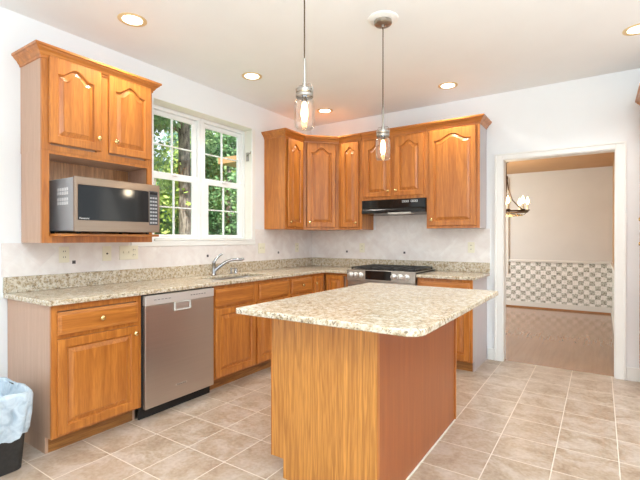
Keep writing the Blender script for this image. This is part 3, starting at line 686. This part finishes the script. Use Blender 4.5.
# ------------------------------------------------------------------ outlets and switches
def plate(name, loc, rz, gangs, kinds, label):
    o = thing(name, loc, rz, label, 'outlet' if 'outlet' in name else 'switch', 'ivory wall plates on the backsplash')
    w = .072 + .046 * (gangs - 1)
    MB().box(-w / 2, -.005, -.058, w / 2, -.0002, .058).build('plate', 'ivory_plastic', o, bevel=.002)
    for k, kd in enumerate(kinds):
        x = (k - (gangs - 1) / 2) * .046
        if kd == 'outlet':
            for s_ in (-1, 1):
                r_ = MB().lathe([(.0165, -.0052), (.0165, -.0068), (.015, -.0074)], (x, 0, s_ * .021), 'y', 16).build('receptacle', 'ivory_plastic', o)
                MB().box(x - .008, -.0082, s_ * .021 - .003, x - .005, -.0075, s_ * .021 + .008).box(x + .005, -.0082, s_ * .021 - .003, x + .008, -.0075, s_ * .021 + .008).build('slot', 'slot_dark', r_)
        elif kd == 'switch':
            MB().box(x - .006, -.014, -.004, x + .006, -.0052, .012).build('toggle', 'ivory_plastic', o, bevel=.001)
        else:
            MB().lathe([(.007, -.0052), (.007, -.010), (.004, -.012)], (x, 0, 0), 'y', 12).build('jack', 'slot_dark', o)
    return o
xp = XW + .0095
plate('outlet_plate', (xp, 1.513, 1.157), rzL, 1, ['outlet'], 'ivory duplex outlet leftmost under the microwave cabinet')
plate('jack_plate', (xp, 1.832, 1.155), rzL, 1, ['jack'], 'ivory single plate with a small centre jack under the microwave cabinet')
plate('switch_plate', (xp, 2.018, 1.158), rzL, 3, ['switch', 'switch', 'outlet'], 'wide ivory three-gang plate at the left of the window')
plate('switch_plate', (xp, 3.656, 1.162), rzL, 2, ['switch', 'switch'], 'ivory two-gang switch plate right of the window')
plate('outlet_plate', (xp, 4.332, 1.159), rzL, 1, ['outlet'], 'ivory outlet near the corner on the window wall')
plate('outlet_plate', (-2.478, YB - .0095, 1.158), 0, 1, ['outlet'], 'ivory outlet left of the range on the back wall')
plate('outlet_plate', (-1.156, YB - .0095, 1.178), 0, 1, ['outlet'], 'ivory outlet right of the range near the doorway')

# ------------------------------------------------------------------ recessed lights
def point(name, loc, power, color, size=.05, kind='POINT', parent=None):
    l = bpy.data.lights.new(name, kind); l.energy = power; l.color = color
    if kind == 'POINT': l.shadow_soft_size = size
    if kind == 'SPOT': l.shadow_soft_size = size; l.spot_size = 2.4; l.spot_blend = .8
    o = bpy.data.objects.new(name, l); COL.objects.link(o); o.location = loc
    if parent: o.parent = parent
    return o
for x, y, lab in ((-2.691, 1.704, 'round recessed ceiling light above the microwave cabinet'), (-2.699, 2.91, 'round recessed ceiling light in front of the window'), (-2.711, 4.175, 'round recessed ceiling light just right of the nearer pendant jar'),
                  (-1.254, 4.16, 'round recessed ceiling light in front of the tall right wall cabinet'), (.225, 3.80, 'round recessed ceiling light at the right edge near the pantry'),
                  (.22, 1.55, 'added round recessed ceiling light above the photographer, outside the frame'), (-1.25, -.1, 'added round recessed ceiling light behind the island, outside the frame')):  # last two are unseen extras, added for their downward light
    o = thing('recessed_light', (x, y, ZC), 0, lab, 'ceiling light', 'recessed ceiling lights')
    MB().lathe([(.066, -.001), (.066, -.004), (.088, -.0075), (.094, -.004), (.094, -.0008)], n=36, close0=False, close1=False).build('trim_ring', 'lamp_trim', o, smooth=True)
    MB().lathe([(.065, -.001), (.065, -.0035), (.02, -.006)], n=36).build('lens', 'lamp_glow', o)
    point('downlight', (0, 0, -.05), 36, (1, .97, .92), .05, 'SPOT', o)

# ------------------------------------------------------------------ pendants
def pendant(x, y, zb, label):
    o = thing('pendant_light', (x, y, ZC), 0, label, 'pendant light', 'mason jar pendant lights')
    MB().lathe([(.105, -.0005), (.103, -.008), (.085, -.014), (.052, -.018)], n=36).build('ceiling_medallion', 'canopy_white', o, smooth=True)
    MB().lathe([(.060, -.019), (.060, -.038), (.054, -.044), (.012, -.048), (.010, -.062)], n=32).build('canopy', 'nickel', o, smooth=True)
    b = zb - ZC; top = b + .165
    MB().tube([(0, 0, -.06), (0, 0, top + .19)], .0035).build('cord', 'dark_bronze', o)
    MB().tube([(0, 0, top + .19), (0, 0, top + .065)], .0065).build('stem', 'nickel', o)
    j = MB().lathe([(.0, b + .002), (.042, b), (.051, b + .010), (.0525, b + .03), (.0525, b + .125), (.048, b + .143), (.040, b + .152), (.040, b + .168),
                    (.038, b + .168), (.038, b + .150), (.046, b + .141), (.050, b + .124), (.050, b + .03), (.048, b + .013), (.040, b + .005), (.0, b + .006)], n=32, close0=False, close1=False).build('glass_jar', 'jar_glass', o, smooth=True)
    MB().lathe([(.043, b + .160), (.0445, b + .163), (.0445, b + .176), (.042, b + .179)], n=32, close0=False, close1=False).build('jar_ring', 'nickel', o, smooth=True)
    MB().lathe([(.040, b + .181), (.044, b + .184), (.045, b + .198), (.040, b + .203), (.012, b + .206), (.010, b + .23)], n=32).build('lid', 'nickel', o, smooth=True)
    MB().tube([(-.044, 0, b + .17), (-.050, 0, b + .20), (-.034, 0, b + .225), (.0, 0, b + .222), (.034, 0, b + .225), (.050, 0, b + .20), (.044, 0, b + .17)], .0022, 8).build('wire_bail', 'nickel', o, smooth=True)
    MB().lathe([(.014, b + .180), (.014, b + .140), (.011, b + .135)], n=16).build('socket', 'dark_bronze', o)
    MB().lathe([(.010, b + .134), (.013, b + .12), (.017, b + .095), (.018, b + .07), (.012, b + .045), (.003, b + .036)], n=20).build('bulb', 'bulb_glow', o, smooth=True)
    point('pendant_glow', (0, 0, b - .04), 3, (1, .82, .58), .04, 'POINT', o)
pendant(-1.246, 1.729, 1.827, 'nearer mason jar pendant light hanging over the front of the island')
pendant(-1.245, 2.650, 1.815, 'farther mason jar pendant light with canopy visible, over the back of the island')

# ------------------------------------------------------------------ chandelier in the dining room
o = thing('chandelier', (-1.225, 7.10, DZC), 0, 'bronze ring chandelier with candle bulbs in the dining room', 'chandelier')
MB().lathe([(.055, -.001), (.06, -.015), (.03, -.03), (.008, -.04)], n=24).build('canopy', 'dark_bronze', o, smooth=True)
MB().tube([(0, 0, -.03), (0, 0, -.26)], .006).build('chain', 'dark_bronze', o)
MB().lathe([(.018, -.24), (.026, -.27), (.02, -.32), (.012, -.36)], n=16).build('hub', 'dark_bronze', o, smooth=True)
zr = -.80
MB().torus((0, 0, zr), .30, .014, 40).build('ring', 'dark_bronze', o, smooth=True); MB().torus((0, 0, zr - .055), .24, .008, 40).build('lower_ring', 'brass', o, smooth=True)
for k in range(4):
    a = 2 * PI * k / 4 + .3; u, v = math.cos(a), math.sin(a)
    MB().tube([(.012 * u, .012 * v, -.30), (.03 * u, .03 * v, -.45), (.09 * u, .09 * v, -.62), (.2 * u, .2 * v, -.74), (.295 * u, .295 * v, zr)], .009, 8).build('arm', 'dark_bronze', o, smooth=True)
    MB().tube([(.3 * u, .3 * v, zr), (.27 * u, .27 * v, zr - .03), (.24 * u, .24 * v, zr - .055)], .005, 6).build('strut', 'dark_bronze', o)
for k in range(8):
    a = 2 * PI * k / 8 + .25; u, v = .30 * math.cos(a), .30 * math.sin(a)
    MB().lathe([(.006, .01), (.034, .018), (.038, .026), (.012, .03)], (u, v, zr), n=16).build('candle_cup', 'dark_bronze', o, smooth=True)
    cd = MB().lathe([(.012, .03), (.012, .11)], (u, v, zr), n=12).build('candle', 'candle_ivory', o)
    MB().lathe([(.008, .112), (.026, .145), (.022, .175), (.008, .215), (.001, .23)], (u, v, zr), n=14).build('bulb', 'candle_glow', cd, smooth=True)
point('chandelier_glow', (0, 0, zr + .25), 14, (1, .84, .62), .15, 'POINT', o)

# ------------------------------------------------------------------ trash can with bag
o = thing('trash_can', (-2.815, .893, 0), 0, 'black rectangular kitchen trash can at the left edge', 'trash can')
def rr2(hx, hy, r_, z): return [(x, y, z) for x, y in rrect(-hx, -hy, hx, hy, (r_,) * 4, 6)]
MB().rings([rr2(.15, .13, .03, .0), rr2(.155, .135, .035, .004), rr2(.185, .165, .04, .417), rr2(.190, .17, .04, .424), rr2(.180, .16, .04, .424), rr2(.150, .13, .03, .01), rr2(.02, .02, .01, .008)], True, True).build('bin', 'bin_black', o, smooth=True)
rs = []
for lvl, (ex, z) in enumerate([(-.030, .20), (-.024, .30), (-.016, .40), (-.010, .45), (-.002, .462), (.008, .460), (.012, .44), (.013, .39), (.015, .34), (.015, .29), (.013, .25), (.008, .225)]):
    tpr = .0 if z > .44 else (.445 - z) * .07
    P = rrect(-(.187 + ex - tpr), -(.167 + ex - tpr), .187 + ex - tpr, .167 + ex - tpr, (.045,) * 4, 10)
    # densify straight sides
    Q = []
    for i in range(len(P)):
        a_, c_ = Vector(P[i]), Vector(P[(i + 1) % len(P)]); n = max(1, int((c_ - a_).length / .015))
        Q += [a_.lerp(c_, k / n) for k in range(n)]
    if lvl == 0: cnt = None
    rs.append(Q)
# resample every ring to the same count by arc length
def resample(Q, n):
    Ls = [0]
    for i in range(len(Q)): Ls.append(Ls[-1] + (Q[(i + 1) % len(Q)] - Q[i]).length)
    out = []
    for k in range(n):
        s_ = Ls[-1] * k / n; i = max(j for j in range(len(Q)) if Ls[j] <= s_ + 1e-9); f_ = (s_ - Ls[i]) / max(1e-9, Ls[i + 1] - Ls[i]); out.append(Q[i].lerp(Q[(i + 1) % len(Q)], f_))
    return out
zsb = [.20, .30, .40, .45, .462, .460, .44, .39, .34, .29, .25, .225]; R = []
for lvl, Q in enumerate(rs):
    q_ = resample(Q, 110); ring = []
    for k, pnt in enumerate(q_):
        out = pnt.normalized(); low = max(0, lvl - 5) / 6
        wv = .005 * math.sin(k * .57 + lvl * .2) + .004 * math.sin(k * 1.31 + 1) + .003 * math.sin(k * 2.3 + lvl)
        amt = wv * (.35 + 1.2 * low) if lvl > 4 else wv * .3
        pz = zsb[lvl] + (.016 * math.sin(k * .21 + 1) + .010 * math.sin(k * .83)) * low + (.006 * math.sin(k * .3) if 3 <= lvl <= 5 else 0)
        ring.append((pnt.x + out.x * max(amt, -.004) + out.x * .004 * low, pnt.y + out.y * max(amt, -.004) + out.y * .004 * low, pz))
    R.append(ring)
bag = MB().rings(R, False, False).build('trash_bag', 'bag_plastic', smooth=False, loc=(-2.815, .893, -.028)); bag.data.polygons.foreach_set('use_smooth', [True] * len(bag.data.polygons))
tag(bag, 'pale bluish-white plastic bag lining the black trash can', 'trash bag')

# ------------------------------------------------------------------ outdoors beyond the window
tag(MB().box(-26, -8, -1.0, XW - .9, 34, -.9).build('lawn', 'grass'), 'green lawn outside the window', 'grass', kind='stuff')
def leaf_mesh(name, n, rx, rz, size, mat, seed, hollow=.55):
    rng = np.random.default_rng(seed)
    # clumps of leaves
    nc = 60; d = rng.normal(size=(nc, 3)); d /= np.linalg.norm(d, axis=1)[:, None]; cc_ = d * (hollow + (1 - hollow) * rng.random((nc, 1))) * [rx, rx, rz]
    idx = rng.integers(0, nc, n); ctr = cc_[idx] + rng.normal(size=(n, 3)) * rx * .17
    lowz = ctr[:, 2] < -2.2; ctr[lowz, 2] = -2.2 + rng.random(lowz.sum()) * 1.6
    u = rng.normal(size=(n, 3)); u /= np.linalg.norm(u, axis=1)[:, None]; v = np.cross(u, rng.normal(size=(n, 3))); v /= np.linalg.norm(v, axis=1)[:, None]
    s_ = size * (.6 + .8 * rng.random((n, 1)))
    vt = np.stack([ctr - u * s_, ctr + v * s_ * .5, ctr + u * s_, ctr - v * s_ * .5], 1).reshape(-1, 3)
    me = bpy.data.meshes.new(name); me.vertices.add(4 * n); me.vertices.foreach_set('co', vt.ravel().astype(np.float32))
    me.loops.add(4 * n); me.loops.foreach_set('vertex_index', np.arange(4 * n, dtype=np.int32)); me.polygons.add(n); me.polygons.foreach_set('loop_start', np.arange(0, 4 * n, 4, dtype=np.int32))
    me.update(calc_edges=True); me.materials.append(M[mat]); return me
LM = {k: leaf_mesh('foliage_' + k, 24000, 1.75, 3.2, .07, 'leaf_' + k, i + 1) for i, k in enumerate(('mid', 'bright', 'dark'))}
def tree(x, y, kind, label, r=.12, zc=2.6, sc=1.0, group='trees outside the window', height=6.0, lean=0):
    o = thing('tree', (x, y, -.9), 0, label, 'tree', group)
    MB().tube([(0, 0, 0), (.02, lean * .3, 1.5), (-.02, lean * .6, 3.2), (.03, lean, height)], [r * 1.2, r, r * .95, r * .6], 14).build('trunk', 'bark', o, smooth=True)
    f_ = bpy.data.objects.new('foliage', LM[kind]); COL.objects.link(f_); f_.parent = o; f_.location = (0, lean * .5, zc + .9); f_.scale = (sc, sc, sc); f_.rotation_euler = (0, 0, x * 7 + y)
    return o
# the bare thick trunk seen through the left sash
o = thing('tree', (-8.2, 6.53, -.9), 0, 'thick grey-barked tree trunk seen through the left window', 'tree')
MB().tube([(0, 0, 0), (0, .01, 2), (.02, -.03, 4), (.02, -.06, 8)], [.16, .145, .135, .12], 18).build('trunk', 'bark', o, smooth=True)
MB().tube([(0, 0, 4.6), (-.2, -.5, 5.0), (-.5, -1.2, 5.4)], [.05, .035, .02], 10).build('branch', 'bark', o, smooth=True)
f_ = bpy.data.objects.new('foliage', LM['mid']); COL.objects.link(f_); f_.parent = o; f_.location = (-.3, -1.2, 6.9)
o = thing('sapling', (-7.0, 4.72, -.9), 0, 'thin dark forked sapling seen low in the left window', 'tree')
MB().tube([(0, 0, 0), (.03, .05, 1.6), (0, -.02, 2.6), (0, -.12, 3.3)], [.045, .04, .03, .015], 10).build('trunk', 'bark', o, smooth=True)
MB().tube([(0, 0, 2.45), (0, .12, 2.9), (0, .22, 3.5)], [.025, .018, .008], 8).build('branch', 'bark', o, smooth=True)
MB().tube([(0, -.05, 3.0), (0, -.3, 3.15), (.1, -.6, 3.1)], [.018, .012, .006], 8).build('branch', 'bark', o, smooth=True)
T = [(-9.6, 4.9, 'bright', .95, 2.2, 'light yellow-green tree low in the left window'), (-10.2, 9.9, 'mid', 1.0, 2.6, 'mid-green tree filling the right window'),
     (-13.6, 7.4, 'dark', 1.05, 2.4, 'dark green tree behind the thick trunk'), (-14.2, 12.4, 'bright', 1.1, 2.6, 'yellow-green tree glimpsed above the nearer mid-green one'),
     (-19.0, 10.4, 'mid', 1.3, 3.6, 'far green tree seen through the left window'), (-19.0, 15.6, 'dark', 1.3, 3.2, 'distant dark tree behind the right window'),
     (-18.4, 20.8, 'mid', 1.3, 3.4, 'distant tree at the far right outside')]
for i, (x, y, kd, sc, zc, lab) in enumerate(T): tree(x, y, kd, lab, r=.10, zc=zc, sc=sc)
